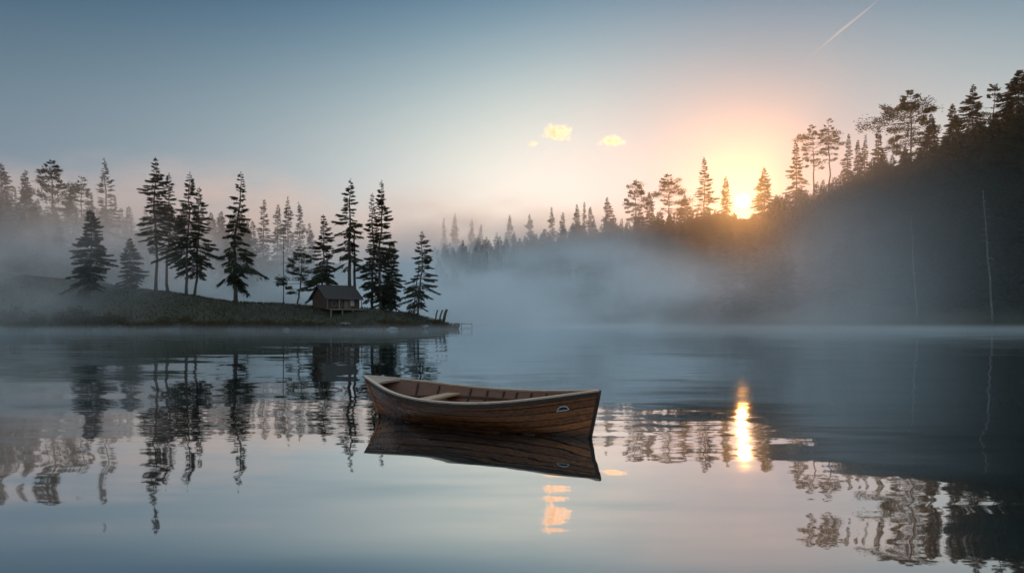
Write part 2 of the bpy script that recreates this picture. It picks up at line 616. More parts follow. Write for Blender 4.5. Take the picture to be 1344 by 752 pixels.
    if twin:
        a2 = ax + np.stack([twin * np.linspace(1, 0.75, n), 0.6 * np.ones(n), np.zeros(n)], 1)
        mb.tube(a2[:9], list(rad[:9] * 0.75), 7)
    return mb, np.concatenate(out)


NAME = {'spruce': 'spruce_tree', 'pine': 'pine_tree', 'dense': 'fir_tree'}


G1 = 'trees on the cabin point'


def tree(label, px_base, Y, top, rpx, style, seed, cb=0.25, group=None, **kw):
    """A single tree: base bearing px_base at distance Y, its top at photograph pixel TOP, crown half-width rpx pixels."""
    x = (px_base - CX) / F * Y
    gz = ground_z(x, Y)
    tp = at(top[0], top[1], Y)
    H = tp.z - gz
    if group == G1:
        kw['dens'] = kw.get('dens', 1.0) * 2.0
        kw.setdefault('leaf', 0.38)
    mb, T = conifer(seed, H, rpx / F * Y, cb, style, lean=(tp.x - x, 0), **kw)
    root = empty(NAME[style], (x, Y, gz), label, 'tree', group)
    mb.build('trunk', M_BARK, root)
    link(bpy.data.objects.new('crown', trimesh('crown', T, M_PINE if style == 'pine' else M_SPRUCE)), root)
    return root


G1 = 'trees on the cabin point'
tree('small full fir standing low on the misty slope, its short trunk showing', 115, 124, (118, 276), 33, 'dense', 11, 0.2, G1, gaps=0.02, droop=0.5, dens=1.3)
tree('smallest dark fir low on the misty slope, left of the tall paired spruces', 171, 131, (170, 313), 21, 'dense', 12, 0.1, G1, gaps=0.03, droop=0.4)
tree('tallest of the dark spruces left of the lone pine, with dense ragged crown', 204, 131, (204, 207), 31, 'spruce', 13, 0.36, G1, gaps=0.12, droop=0.35, dens=1.2)
tree('spruce close against the right side of the tallest left-hand spruce', 221, 134, (222, 228), 22, 'spruce', 14, 0.34, G1, gaps=0.15, droop=0.4)
tree('spruce with reddish tip standing between the tallest left-hand spruce and the lone pine', 246, 129, (249, 226), 27, 'spruce', 15, 0.28, G1, gaps=0.12, droop=0.55, dens=1.1)
tree('thin-trunked spruce half hidden behind its taller neighbour left of the lone pine', 255, 131, (262, 246), 24, 'spruce', 16, 0.22, G1, gaps=0.2, droop=0.6)
tree('lone ragged pine with layered boughs on the open grass, left of the thin bare pole', 308, 123.5, (316, 226), 27, 'spruce', 17, 0.16, G1, gaps=0.34, droop=0.75, dens=0.95, leaf=0.46, r0=0.30)
tree('small crooked pine leaning over the grass just left of the cabin', 390, 122, (395, 322), 20, 'pine', 18, 0.22, G1, gaps=0.1, dens=1.0, bend=0.05, r0=0.14)
tree('pale full spruce rising directly behind the cabin roof\'s left end', 421, 130, (424, 282), 22, 'spruce', 19, 0.22, G1, gaps=0.08, droop=0.5, dens=1.2)
tree('tall gaunt spruce with a double bare trunk behind the cabin roof\'s right end', 456, 130, (460, 235), 25, 'spruce', 20, 0.36, G1, gaps=0.26, droop=0.6, dens=1.0, r0=0.34, twin=0.75)
tree('narrow spire-topped spruce, tallest of the clump right of the cabin', 500, 125, (501, 237), 22, 'spruce', 21, 0.1, G1, gaps=0.14, droop=0.4, dens=1.2)
tree('fuller, duller spruce in the clump right of the cabin, on its left side', 491, 128, (489, 254), 21, 'spruce', 22, 0.12, G1, gaps=0.08, droop=0.5, dens=1.2)
tree('shortest spruce in the clump right of the cabin, its skirt near the ground', 512, 126.5, (514, 318), 21, 'dense', 23, 0.1, G1, gaps=0.04, droop=0.6)
tree('airy small spruce standing alone nearest the tip of the point', 548, 124, (554, 303), 26, 'spruce', 24, 0.14, G1, gaps=0.22, droop=0.5, dens=0.75, leaf=0.36, twin=-0.7, r0=0.14)

G2 = 'trees on the foggy left hill'
tree('broad round-topped pine high on the foggy left hill', 65, 172, (66, 210), 29, 'pine', 31, 0.34, G2, gaps=0.06, dens=1.5, leaf=0.6)
tree('faint slim spruce in fog between the round-topped pine and a jagged spruce', 107, 190, (107, 231), 15, 'pine', 32, 0.25, G2, dens=1.0, leaf=0.5)
tree('jagged spruce with stepped horizontal boughs on the foggy left hill', 138, 165, (137, 208), 25, 'spruce', 33, 0.2, G2, gaps=0.22, droop=0.35, dens=1.1, leaf=0.5)
tree('ghostly spruce at the very left edge, deep in fog', 4, 185, (2, 214), 26, 'dense', 34, 0.1, G2, gaps=0.05, leaf=0.6)
tree('faint pointed spruce in fog just right of the left edge', 33, 188, (34, 224), 17, 'dense', 35, 0.1, G2, gaps=0.05, leaf=0.6)
tree('dim spruce lost in fog between the round-topped pine and the low fir', 82, 180, (86, 290), 20, 'dense', 36, 0.1, G2, gaps=0.05, leaf=0.6)

G3 = 'ghostly trees behind the thin bare pole'
for i, (x, y, lab) in enumerate([(347, 261, 'leftmost ghostly spruce in the row behind the thin bare pole'),
                                 (365, 268, 'second, shorter ghostly spruce in the row behind the thin bare pole'),
                                 (378, 258, 'tallest ghostly spruce in the row behind the thin bare pole'),
                                 (392, 265, 'slim ghostly spruce just right of the tallest in the row behind the bare pole'),
                                 (406, 293, 'lowest ghostly spruce, at the right end of the row behind the bare pole')]):
    tree(lab, x, 226 + 5 * (i % 3), (x, y), 12, 'spruce', 41 + i, 0.15, G3, gaps=0.1, leaf=0.6, dens=0.9)

G4 = 'trees along the far ridge and the right-hand hill'
RT = [  # top x, top y, distance offset from the crest, half width px, style, label
    (583, 285, 0, 5, 'dense', 'leftmost tiny spruce tip in the orange fog on the far ridge'),
    (597, 280, 0, 9, 'dense', 'broad tiny spruce, second from left in the orange fog on the far ridge'),
    (619, 288, 0, 7, 'dense', 'tiny spruce, third from left in the orange fog on the far ridge'),
    (631, 294, 0, 5, 'dense', 'lowest tiny spruce tip in the orange fog on the far ridge'),
    (669, 282, 0, 8, 'dense', 'misty spruce on the far ridge, first right of the fog gap'),
    (695, 281, 0, 9, 'spruce', 'misty broad spruce on the far ridge, second right of the fog gap'),
    (724, 272, 0, 7, 'spruce', 'narrow dark spruce on the far ridge, left of the twin cloud puffs'),
    (739, 279, 0, 7, 'spruce', 'short pointed spruce on the ridge below the largest cloud'),
    (757, 268, 0, 8, 'spruce', 'pointed spruce below the gap between the two clouds, left of a slim pair'),
    (767, 265, 3, 4, 'spruce', 'slim left one of a close pair of spruces on the ridge between the clouds'),
    (775, 271, 0, 7, 'spruce', 'fuller right one of a close pair of spruces on the ridge between the clouds'),
    (797, 259, 0, 12, 'spruce', 'spruce standing clear on the ridge right below the small right-hand cloud'),
    (836, 236, 0, 16, 'pine', 'rough-crowned pine rising above the ridge right of the small cloud'),
    (852, 252, 3, 11, 'spruce', 'shorter spruce between two rough-crowned pines on the ridge'),
    (878, 231, 0, 19, 'pine', 'broad flat-topped pine on the ridge, left of the tall spruce by the sun'),
    (899, 256, 4, 11, 'spruce', 'low spruce between the flat-topped pine and the tall spruce by the sun'),
    (924, 206, 0, 18, 'spruce', 'tall spruce with upswept boughs standing left of the sun'),
    (953, 232, 4, 12, 'dense', 'glowing spruce touching the left side of the sun'),
    (1003, 220, 6, 20, 'dense', 'broad glowing orange tree touching the right side of the sun'),
    (1045, 184, 0, 15, 'spruce', 'spruce leaning from the ridge at the left end of the tall open pines'),
    (1067, 167, 0, 18, 'pine', 'wide-crowned tall pine with bare trunk, middle of the open pines right of the sun'),
    (1087, 157, 3, 13, 'pine', 'tallest bare-trunked pine of the open group right of the sun'),
    (1114, 176, 0, 8, 'spruce', 'thin broken-topped spruce right of the open pines'),
    (1126, 184, 4, 8, 'dense', 'short spruce behind the thin broken-topped one on the ridge'),
    (1136, 178, 6, 7, 'spruce', 'faint slim spruce in the bright gap left of the great pine'),
    (1154, 166, 5, 10, 'spruce', 'sunlit feathery spruce close left of the great pine'),
    (1195, 120, 0, 34, 'pine', 'great broad pine, widest crown on the right-hand ridge'),
    (1222, 150, 3, 14, 'dense', 'dark spruce tucked against the right side of the great pine'),
    (1250, 137, 6, 16, 'dense', 'dull spruce between the great pine and the spire-topped spruce'),
    (1277, 111, 0, 24, 'spruce', 'spire-topped dark spruce on the upper right ridge'),
    (1306, 110, 40, 20, 'pine', 'pale misty tree behind the ridge near the right edge'),
    (1338, 92, 0, 36, 'dense', 'huge dark fir cut by the right edge'),
]
for i, (x, y, dy, r, st, lab) in enumerate(RT):
    cY, cz = crest((x - CX) / F)
    Y = float(cY) + dy
    kw = dict(gaps=0.10, droop=0.45, dens=1.5, leaf=0.5)
    cb = {'dense': 0.06, 'spruce': 0.12, 'pine': 0.3}[st]
    if 'great broad' in lab or 'huge' in lab:
        kw.update(dens=1.9 if 'great' in lab else 1.7, leaf=0.6)
        cb = 0.15
    if 'bare' in lab:
        cb = 0.5
    if 'upswept' in lab:
        kw.update(droop=0.15, gaps=0.2)
    tree(lab, x, Y, (x, y), r, st, 100 + i, cb, G4, **kw)

# filler along the crest and the wooded slopes: one unbroken mass
LIB_H = [11, 13, 15, 16.5, 12, 14]
LIB = [conifer(300 + i, h, 2.3 + 0.45 * (i % 3), 0.08, 'dense' if i % 2 else 'spruce', gaps=0.05, dens=0.5, leaf=0.7)[1] for i, h in enumerate(LIB_H)]
rg = np.random.default_rng(5)


def wood_mass(name, pts):
    T = []
    for (x, y, s, top) in pts:
        j = rg.integers(len(LIB))
        gz = ground_z(x, y) - 0.3
        s = min(s, (CAMZ + (HY - top) / F * y - gz) / LIB_H[j])
        if s < 0.12:
            continue
        a = rg.uniform(0, 6.28)
        m = np.array([[math.cos(a), -math.sin(a), 0], [math.sin(a), math.cos(a), 0], [0, 0, 1]]) * s
        if s < 0.6:
            m[:2] *= 1.25
        T.append(LIB[j] @ m.T + (x, y, gz))
    T = np.concatenate(T)
    o = link(bpy.data.objects.new(name, trimesh(name, T, M_SPRUCE)))
    return tag(o, kind='stuff')


pts = []
for px in np.arange(575, 1500, 4.0):
    u = (px - CX) / F
    cY, cz = crest(u)
    sY = np.interp(u, _px(*SH_P), SH_Y)
    for k, t in enumerate(np.linspace(0.10, 0.98, 8)):
        tt = min(0.985, t + rg.uniform(-0.06, 0.06))
        Y = sY + (cY - sY) * tt
        pxx = px + rg.uniform(-9, 9)
        cyp = np.interp((pxx - CX) / F, _px(*CR_P), CR_y)
        top = cyp - rg.uniform(0, 1) ** 2.2 * 26 - 3            # ragged, mostly low, so that the ridge's own trees stand clear
        if abs(pxx - 975) < 30:
            top = 287 - rg.uniform(0, 1) ** 2 * 9 * (abs(pxx - 975) > 8)                                            # the notch where the sun looks through
        pts.append(((pxx - CX) / F * Y, Y, rg.uniform(0.75, 1.25), top))
wood_mass('hillside_forest', pts)
pts = []
for px in np.arange(-160, 330, 9):
    u = (px - CX) / F
    cY, cz = crest(u)
    sY = np.interp(u, _px(*SH_P), SH_Y)
    for t in np.linspace(0.3, 1.0, 4):
        Y = max(sY + (cY - sY) * min(1, t + rg.uniform(-.08, .08)), 158)
        pts.append((u * Y + rg.uniform(-2, 2), Y, rg.uniform(0.7, 1.1), 245))
wood_mass('misty_forest', pts)


def dead_trunk(name, label, px_base, Y, top, r, seed, limbs, mat, cat):
    x = (px_base - CX) / F * Y
    gz = ground_z(x, Y)
    tp = at(top[0], top[1], Y)
    H = tp.z - gz
    rg = np.random.default_rng(seed)
    mb = MB()
    P = [(0, 0, -0.4)] + [((tp.x - x) * t + rg.normal() * 0.012 * H * 0.3, rg.normal() * 0.02, H * t) for t in np.linspace(0.1, 1, 8)]
    mb.tube(P, list(np.linspace(r, r * 0.3, 9)), 7)
    for _ in range(limbs):
        t = rg.uniform(0.45, 0.97)
        p = Vector(((tp.x - x) * t, 0, H * t))
        a = rg.uniform(0, 6.28)
        L = rg.uniform(0.8, 2.6) * (1.3 - t)
        d = Vector((math.cos(a), math.sin(a), rg.uniform(-0.3, 0.2)))
        mb.tube([p, p + d * L * 0.5, p + d * L + Vector((0, 0, -0.15 * L))], [0.045, 0.03, 0.01], 4, False)
    root = tag(mb.build(name, mat), label, cat)
    root.location = (x, Y, gz)
    return root


dead_trunk('bare_pole', 'thin bare pole of a dead tree standing on the grass left of the cabin', 372, 124, (372, 296), 0.09, 1, 4, M_BARK, 'dead tree')
dead_trunk('dead_tree', 'pale bare tree trunk on the dark wooded slope near the right edge', 1303, 136, (1290, 250), 0.2, 2, 26, M_PALE, 'dead tree')
dead_trunk('dead_tree', 'fainter pale bare trunk on the dark slope below the great pine', 1203, 142, (1196, 285), 0.16, 3, 18, M_PALE, 'dead tree')

# ------------------------------------------------------------------ cabin
M_LOG = wood('cabin_boards', (0.035, 0.02, 0.014), (0.10, 0.055, 0.036), 0.75, along=0)
M_ROOF, nt_, b_ = material('shingle_roof', (0.05, 0.04, 0.035), 0.85)
_co = objco(nt_)
_br = nd(nt_, 'ShaderNodeTexBrick')
_br.inputs['Scale'].default_value = 4.0
_br.inputs['Color1'].default_value = (0.030, 0.024, 0.022, 1)
_br.inputs['Color2'].default_value = (0.045, 0.036, 0.032, 1)
_br.inputs['Mortar'].default_value = (0.02, 0.016, 0.014, 1)
setin(nt_, _br.inputs['Vector'], _co)
setin(nt_, b_.inputs['Base Color'], _br.outputs[0])
M_TRIM = wood('weathered_trim', (0.12, 0.09, 0.07), (0.28, 0.22, 0.18), 0.8)
M_GLASS, nt_, b_ = material('window_glass', (0.02, 0.022, 0.025), 0.08)
M_CURTAIN, nt_, b_ = material('pale_curtain', (0.5, 0.48, 0.45), 0.9)
M_STONE, nt_, b_ = material('shore_stone', (0.2, 0.19, 0.18), 0.85)
_n = noi(nt_, objco(nt_), 6, 5, 0.6)
setin(nt_, b_.inputs['Base Color'], ramp(nt_, _n, [(0.3, (0.1, 0.095, 0.09)), (0.7, (0.32, 0.31, 0.3))]))
bump(nt_, b_, _n, 0.7, 0.05)

cx_, cY_ = (441 - CX) / F * 122.5, 122.5
cz_ = CAMZ + (HY - 405.0) / F * 120       # floor level
CL, CW, CH, RH = 5.6, 4.2, 1.75, 1.65      # length, depth, eave and ridge height
cab = empty('cabin', (cx_, cY_, cz_), 'small dark timber cabin with gabled shingle roof and porch on stilts', 'cabin', rz=R(42))
wl = MB()
hx, hy = CL / 2, CW / 2
wl.add([(-hx, -hy, 0), (hx, -hy, 0), (hx, hy, 0), (-hx, hy, 0), (-hx, -hy, CH), (hx, -hy, CH), (hx, hy, CH), (-hx, hy, CH), (-hx, 0, CH + RH - 0.12), (hx, 0, CH + RH - 0.12)],
       [(0, 1, 5, 4), (2, 3, 7, 6), (3, 0, 4, 8, 7), (1, 2, 6, 9, 5), (0, 3, 2, 1)])
wall = wl.build('wall', M_LOG, cab)
bd = MB()                                   # lapped boards standing proud of the walls
for i in range(9):
    z = 0.1 + i * 0.195
    bd.box((0, -hy - 0.012, z), (CL + 0.03, 0.02, 0.16))
    bd.box((-hx - 0.012, 0, z), (0.02, CW, 0.16))
bd.build('cladding', M_LOG, cab)
rf = MB()
ov, oe, sl = 0.45, 0.55, math.atan2(RH, CW / 2)
for s in (-1, 1):
    e = Vector((0, s * (hy + oe), CH - oe * math.tan(sl)))
    r_ = Vector((0, 0, CH + RH))
    th = 0.1
    o_ = Vector((0, s * math.sin(sl), math.cos(sl))) * th
    X = hx + ov
    q = [e, r_]
    vs = [Vector((-X, 0, 0)) + e, Vector((X, 0, 0)) + e, Vector((X, 0, 0)) + r_, Vector((-X, 0, 0)) + r_]
    vs += [v + o_ for v in vs]
    if s < 0:
        rf.add(vs, [(3, 2, 1, 0), (4, 5, 6, 7), (0, 1, 5, 4), (1, 2, 6, 5), (3, 0, 4, 7)])
    else:
        rf.add(vs, [(0, 1, 2, 3), (7, 6, 5, 4), (4, 5, 1, 0), (5, 6, 2, 1), (7, 4, 0, 3)])
roof = rf.build('roof', M_ROOF, cab)
rc = MB()
rc.tube([(-hx - ov - 0.03, 0, CH + RH + 0.1), (hx + ov + 0.03, 0, CH + RH + 0.1)], 0.09, 6)
rc.build('ridge_cap', M_ROOF, roof)
for wx, cur in ((-1.55, False), (-0.55, False), (1.55, True)):
    wf = MB()
    for dx in (-0.33, 0.33):
        wf.box((wx + dx, -hy - 0.045, 0.92), (0.07, 0.05, 1.02))
    for dz in (0.41, 1.43):
        wf.box((wx, -hy - 0.045, dz), (0.74, 0.055, 0.07))
    wf.box((wx, -hy - 0.045, 0.92), (0.03, 0.045, 0.98))
    fr = wf.build('window', M_TRIM, cab)
    pn = MB()
    pn.box((wx, -hy - 0.029, 0.92), (0.6, 0.012, 0.96))
    pn.build('pane', M_CURTAIN if cur else M_GLASS, fr)
dr = MB()
dr.box((0.55, -hy - 0.04, 0.8), (0.72, 0.05, 1.55), bev=0.01)
d_ = dr.build('door', M_TRIM, cab)
hd = MB()
hd.tube([(0.8, -hy - 0.075, 0.78), (0.8, -hy - 0.10, 0.78)], 0.03, 6)
hd.build('handle', M_GLASS, d_)
dk = MB()
for i in range(7):
    dk.box((0, -hy - 0.2 - i * 0.2, -0.06), (CL + 0.5, 0.18, 0.06))
dk.box((0, -hy - 1.48, -0.14), (CL + 0.5, 0.06, 0.16))
dk.build('porch_deck', M_TRIM, cab)
for px_ in (-hx - 0.1, -0.9, 0.9, hx + 0.1):
    po = MB()
    po.box((px_, -hy - 0.5, 0.63), (0.1, 0.1, 1.3))
    po.build('porch_post', M_TRIM, cab)
for px_ in (-hx, -0.9, 0.9, hx):
    for y_ in (-hy - 1.35, hy - 0.2, 0):
        st = MB()
        st.box((px_, y_, -1.0), (0.16, 0.16, 1.72))
        st.build('stilt', M_TRIM, cab)

# ------------------------------------------------------------------ shore furniture
M_POST = wood('weathered_post', (0.05, 0.045, 0.04), (0.16, 0.14, 0.125), 0.85, along=2)
for i, (bx, by, tx, ty, r, lab) in enumerate([
        (582, 418, 586.5, 406, 0.22, 'thickest upright mooring post at the tip of the point'),
        (576, 419, 581, 406.5, 0.13, 'leaning mooring post in the middle of the three at the tip'),
        (571, 418, 574.5, 406.5, 0.12, 'leftmost leaning mooring post with ragged top at the tip')]):
    Y = 125.0
    a, b = at(bx, by, Y), at(tx, ty, Y)
    gz = ground_z(a.x, Y)
    mb = MB()
    d = b - a
    mb.tube([(0, 0, -0.6), d * 0.5, d * 0.97, d], [r * 1.1, r, r * 0.95, r * 0.7], 9)
    o = tag(mb.build('mooring_post', M_POST), lab, 'post', 'mooring posts at the tip')
    o.location = (a.x, Y, a.z)
dkf = empty('landing_stage', (at(605, 430, 126).x, 126, 0), 'spindly pale landing rail reaching into the water beyond the tip of the point', 'landing stage')
dm = MB()
dm.tube([(-1.0, 0, 0.82), (1.75, 0, 0.75)], 0.045, 6)
dm.build('rail', M_TRIM, dkf)
for x_ in (0.1, 1.72):
    dm = MB()
    dm.tube([(x_, 0, -1.6), (x_, 0, 0.82)], 0.05, 6)
    dm.build('post', M_TRIM, dkf)
dm = MB()
dm.box((0.2, 0, 0.12), (2.6, 0.5, 0.06))
dm.build('plank', M_TRIM, dkf)


def log(label, x0, x1, y, Y, r):
    a, b = at(x0, y, Y), at(x1, y, Y)
    mb = MB()
    n = 7
    P = [(a.x + (b.x - a.x) * i / (n - 1), Y + 0.25 * math.sin(i * 1.7), 0.06 + 0.05 * math.sin(i * 2.3)) for i in range(n)]
    c = P[n // 2]
    mb.tube([Vector(p) - Vector(c) for p in P], [r * (0.8 + 0.2 * math.sin(i * 1.3 + 1)) for i in range(n)], 8)
    o = tag(mb.build('driftwood_log', M_PALE), label, 'log', 'driftwood along the shore')
    o.location = c


log('long pale driftwood log lying at the waterline below the cabin', 446, 484, 432, 112.6, 0.16)
log('short pale driftwood log at the waterline right of the long one', 486, 501, 432, 113.0, 0.13)


def rock(label, px, Y, size, seed, mat=M_STONE):
    bm = bmesh.new()
    bmesh.ops.create_icosphere(bm, subdivisions=3, radius=1)
    for v in bm.verts:
        n = mnoise.noise(v.co * 1.3 + Vector((seed * 7.1, 0, 0))) * 0.45 + mnoise.noise(v.co * 3.1 + Vector((0, seed * 3.3, 0))) * 0.15
        v.co *= 1 + n
        v.co.z = max(v.co.z, -0.5)
        v.co.x *= size[0]
        v.co.y *= size[1]
        v.co.z *= size[2]
    me = bpy.data.meshes.new('rock')
    bm.to_mesh(me)
    bm.free()
    me.materials.append(mat)
    o = bpy.data.objects.new('rock', me)
    link(o)
    x = (px - CX) / F * Y
    o.location = (x, Y, max(ground_z(x, Y), 0) + size[2] * 0.2)
    return tag(o, label, 'rock', 'rocks along the shore')


rock('pale bright stone alone at the waterline below the thin bare pole', 376, 112.2, (0.55, 0.4, 0.22), 1, M_PALE)
rock('broad dark slab on the bank just below the cabin', 451, 115.2, (1.1, 0.7, 0.35), 2)
rock('small light stone beside the left mooring post', 566, 124.5, (0.45, 0.35, 0.3), 3)
rock('grey boulder on the bank under the airy small spruce', 556, 119.5, (0.7, 0.5, 0.4), 4)
rock('low boulder at the outermost tip of the point', 597, 126.3, (0.9, 0.6, 0.45), 5)
rock('low grey boulder at the waterline right of the driftwood', 515, 115.0, (0.8, 0.5, 0.3), 6)


def shrub(label, px, Y, size, seed, n=900, cat='shrub'):
    rg = np.random.default_rng(seed)
    x = (px - CX) / F * Y
    gz = ground_z(x, Y)
    k = max(5, int(size[0] * 5))
    C = np.stack([rg.uniform(-1, 1, k) * size[0], rg.uniform(-1, 1, k) * size[1], np.zeros(k)], 1)
    hh = size[2] * rg.uniform(0.5, 1.0, k) * (1 - 0.45 * np.abs(C[:, 0] / size[0]) ** 2)
    mb = MB()
    T = []
    for c, h in zip(C, hh):
        c[2] = ground_z(x + c[0], Y + c[1]) - gz
        for _ in range(2):
            d = np.array([rg.normal() * 0.25, rg.normal() * 0.25, 1.0])
            mb.tube([np.array([0, 0, -0.45]), c + (0, 0, -0.25), c + d * h * 0.5, c + d * h * 0.9], [0.04, 0.03, 0.02, 0.006], 4, False)
        m = n // k
        q = rg.uniform(0.05, 1, m)
        p = c + rg.normal(size=(m, 3)) * (0.4, 0.35, 0) * (0.5 + 0.6 * np.sin(q * 3))[:, None] + np.stack([0 * q, 0 * q, q * h], 1)
        T.append(sprays(p, rg.normal(size=(m, 3)) + (0, 0, 0.7), rg.uniform(0.14, 0.34, m), rg.uniform(0.06, 0.14, m), rg))
    root = empty('shrub', (x, Y, gz), label, cat, 'shrubs along the shore')
    mb.build('stem', M_BARK, root)
    link(bpy.data.objects.new('foliage', trimesh('foliage', np.concatenate(T), M_SHRUB)), root)


shrub('tall dark waterside shrub at the left edge', 18, 116.0, (3.6, 1.2, 2.6), 1, 2200)
shrub('smaller dark shrub between the left-edge shrub and the reddish thicket', 52, 116.0, (1.1, 0.9, 1.9), 2, 600)
shrub('long reddish brown thicket on the bank below the low fir', 98, 115.8, (3.0, 1.2, 2.6), 3, 2000)
shrub('low olive thicket running along the water right of the reddish one', 138, 115.6, (2.6, 1.0, 1.5), 4, 1300)
shrub('low dark shrub on the waterline below the lone pine', 305, 114.2, (3.3, 0.9, 1.1), 5, 1500)
shrub('low dark shrub left of the pale bright stone', 352, 113.8, (2.2, 0.9, 1.1), 6, 1100)
shrub('upright dark shrub just right of the pale bright stone', 386, 113.8, (0.8, 0.6, 1.5), 7, 600)
shrub('rounded dark shrub on the bank left of the driftwood', 410, 114.2, (1.5, 0.8, 1.0), 8, 800)
shrub('low brown scrub on the bank below the clump right of the cabin', 525, 118.0, (2.6, 1.0, 0.9), 9, 1100)
shrub('little scrub patch on the crown of the outer tip', 577, 123.2, (1.0, 0.6, 0.8), 10, 500)
shrub('faint low scrub on the misty bank below the spruce pair', 235, 115.5, (3.2, 1.2, 0.7), 11, 1100)

# grass on the point
rgx = np.random.default_rng(3)
P = []
while len(P) < 16000:
    x = rgx.uniform(-84, -8.5)
    y = rgx.uniform(112, 140)
    h = float(height(x, y))
    if h > 0.15:
        P.append((x, y, ground_z(x, y)))
P = np.array(P)
n = len(P)
T = sprays(P, rgx.normal(size=(n, 3)) * (0.35, 0.35, 0.1) + (0, 0, 1), rgx.uniform(0.12, 0.4, n), rgx.uniform(0.08, 0.22, n), rgx)
tag(link(bpy.data.objects.new('grass', trimesh('grass', T, M_GRASS))), 'thin rough grass covering the point round the cabin', 'grass', kind='stuff')

P = []
while len(P) < 7000:
    x = rgx.uniform(-86, -8.4)
    f = float(np.interp(x, PX, PF))
    if math.sin(x * 0.7) + 0.6 * math.sin(x * 2.3 + 1) + 0.5 * rgx.normal() < 0.1:
        continue
    y = f + rgx.normal() * 0.5 + 0.4
    P.append((x, y, max(-0.1, ground_z(x, y) - 0.1)))
P = np.array(P)
n = len(P)
T = sprays(P, rgx.normal(size=(n, 3)) * (0.22, 0.22, 0.05) + (0, 0, 1), rgx.uniform(0.4, 1.15, n), rgx.uniform(0.05, 0.14, n), rgx)
tag(link(bpy.data.objects.new('sedge', trimesh('sedge', T, M_SHRUB))), 'dark ragged sedge fringing the bank of the point', 'sedge', kind='stuff')

# ------------------------------------------------------------------ rowing boat
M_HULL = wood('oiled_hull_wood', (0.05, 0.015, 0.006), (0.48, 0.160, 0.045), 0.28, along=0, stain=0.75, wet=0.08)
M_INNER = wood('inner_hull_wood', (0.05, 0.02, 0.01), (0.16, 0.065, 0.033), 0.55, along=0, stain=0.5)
M_RAIL = wood('worn_rail_wood', (0.20, 0.13, 0.09), (0.58, 0.43, 0.33), 0.5, along=0)
M_DARK = wood('dark_rubbing_strake', (0.018, 0.010, 0.007), (0.05, 0.028, 0.018), 0.8, along=0)
M_SEAT = wood('thwart_wood', (0.34, 0.20, 0.12), (0.62, 0.42, 0.27), 0.45, along=1)

A_, B_ = at(499, 547, 13.08), at(774, 575, 10.75)     # waterline at stern and bow
A_.z = B_.z = 0
LW = (B_ - A_).length
boat = empty('rowing_boat', (A_ + B_) / 2, 'old brown wooden rowing boat with pale worn gunwales afloat on the still lake', 'boat', rz=math.atan2(B_.y - A_.y, B_.x - A_.x))
boat.rotation_euler[0] = R(3.6)                       # heels a little towards the near side
L2 = LW / 2
NS, NP = 41, 13


def hull_pt(s, v, inset=0.0):
    """Point of the near half (y<0) of the hull: s 0 stern to 1 bow, v 0 keel to 1 gunwale."""
    k = 2 * s - 1
    sheer = 0.455 + (0.19 if k < 0 else 0.185) * abs(k) ** 2.1
    keel = -0.16 + 0.16 * abs(k) ** 5
    z = keel + (sheer - keel) * v
    full = (1 - abs(k) ** 2.5) ** 0.85 if k < 0 else (1 - abs(k) ** 2.2) ** 0.95
    hb = 0.70 * full
    hv = (1 - (1 - min(1, v * 1.02)) ** 2.3) * 0.86 + 0.14 * v
    low = 0.76 + 0.24 * v
    flare = v ** (0.5 + 0.5 * abs(k) ** 2)
    y = hb * (hv * (1 - abs(k) ** 3) + flare * abs(k) ** 3) * low
    # stems rake outwards with height
    rake = (0.30 if k < 0 else 0.17)
    x = k * L2 + (abs(k) ** 6) * (1 if k > 0 else -1) * rake * (max(z, -0.1) / 0.64)
    y = max(y - inset, 0.0)
    return Vector((x, -y, z + inset * 0.6 * (1 - v)))


ST = [0.5 - 0.5 * math.cos(math.pi * i / (NS - 1)) for i in range(NS)]


def inner_shell(inset):
    vs, fs = [], []
    m = 15
    for side in (1, -1):
        base = len(vs)
        for s in ST:
            for j in range(m):
                p = hull_pt(s, j / (m - 1), inset)
                vs.append(Vector((p.x, p.y * side, p.z)))
        for i in range(NS - 1):
            for j in range(m - 1):
                q = (base + i * m + j, base + (i + 1) * m + j, base + (i + 1) * m + j + 1, base + i * m + j + 1)
                fs.append(q[::-1] if side == 1 else q)
    return vs, fs


NB = 7
for side in (1, -1):
    for j in range(NB):                              # lapped planks: each lower edge stands proud of the plank below
        va, vb = j / NB, (j + 1) / NB
        vt = vb - 0.02 * (j < NB - 1)
        rows = [(va, -0.016), (va, 0.018), (va + (vb - va) * 0.5, 0.012), (vt, 0.006), (vt, -0.016)]
        vs, fs = [], []
        m = len(rows)
        for s in ST:
            k = abs(2 * s - 1)
            for v, o in rows:
                v2 = min(1.0, v + 0.004 * math.sin(s * 9 + j * 2.1) * (0 < v < 1))
                p = hull_pt(s, v2)
                p.y -= o * (1 - k ** 12)
                vs.append(Vector((p.x, p.y * side, p.z - 0.002 * (o > 0.012))))
        for i in range(NS - 1):
            for r in range(m - 1):
                q = (i * m + r, (i + 1) * m + r, (i + 1) * m + r + 1, i * m + r + 1)
                fs.append(q if side == 1 else q[::-1])
        mb = MB()
        mb.add(vs, fs, False)
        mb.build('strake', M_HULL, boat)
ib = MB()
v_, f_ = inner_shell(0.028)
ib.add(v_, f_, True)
ib.build('inner_planking', M_INNER, boat)


def rail_path(side, off_y, off_z, s0=0.0, s1=1.0, n=33):
    out = []
    for i in range(n):
        s = s0 + (s1 - s0) * (0.5 - 0.5 * math.cos(math.pi * i / (n - 1)))
        p = hull_pt(s, 1.0)
        k = abs(2 * s - 1)
        out.append(Vector((p.x, side * (p.y - off_y * (1 - k ** 10)), p.z + off_z)))
    return out


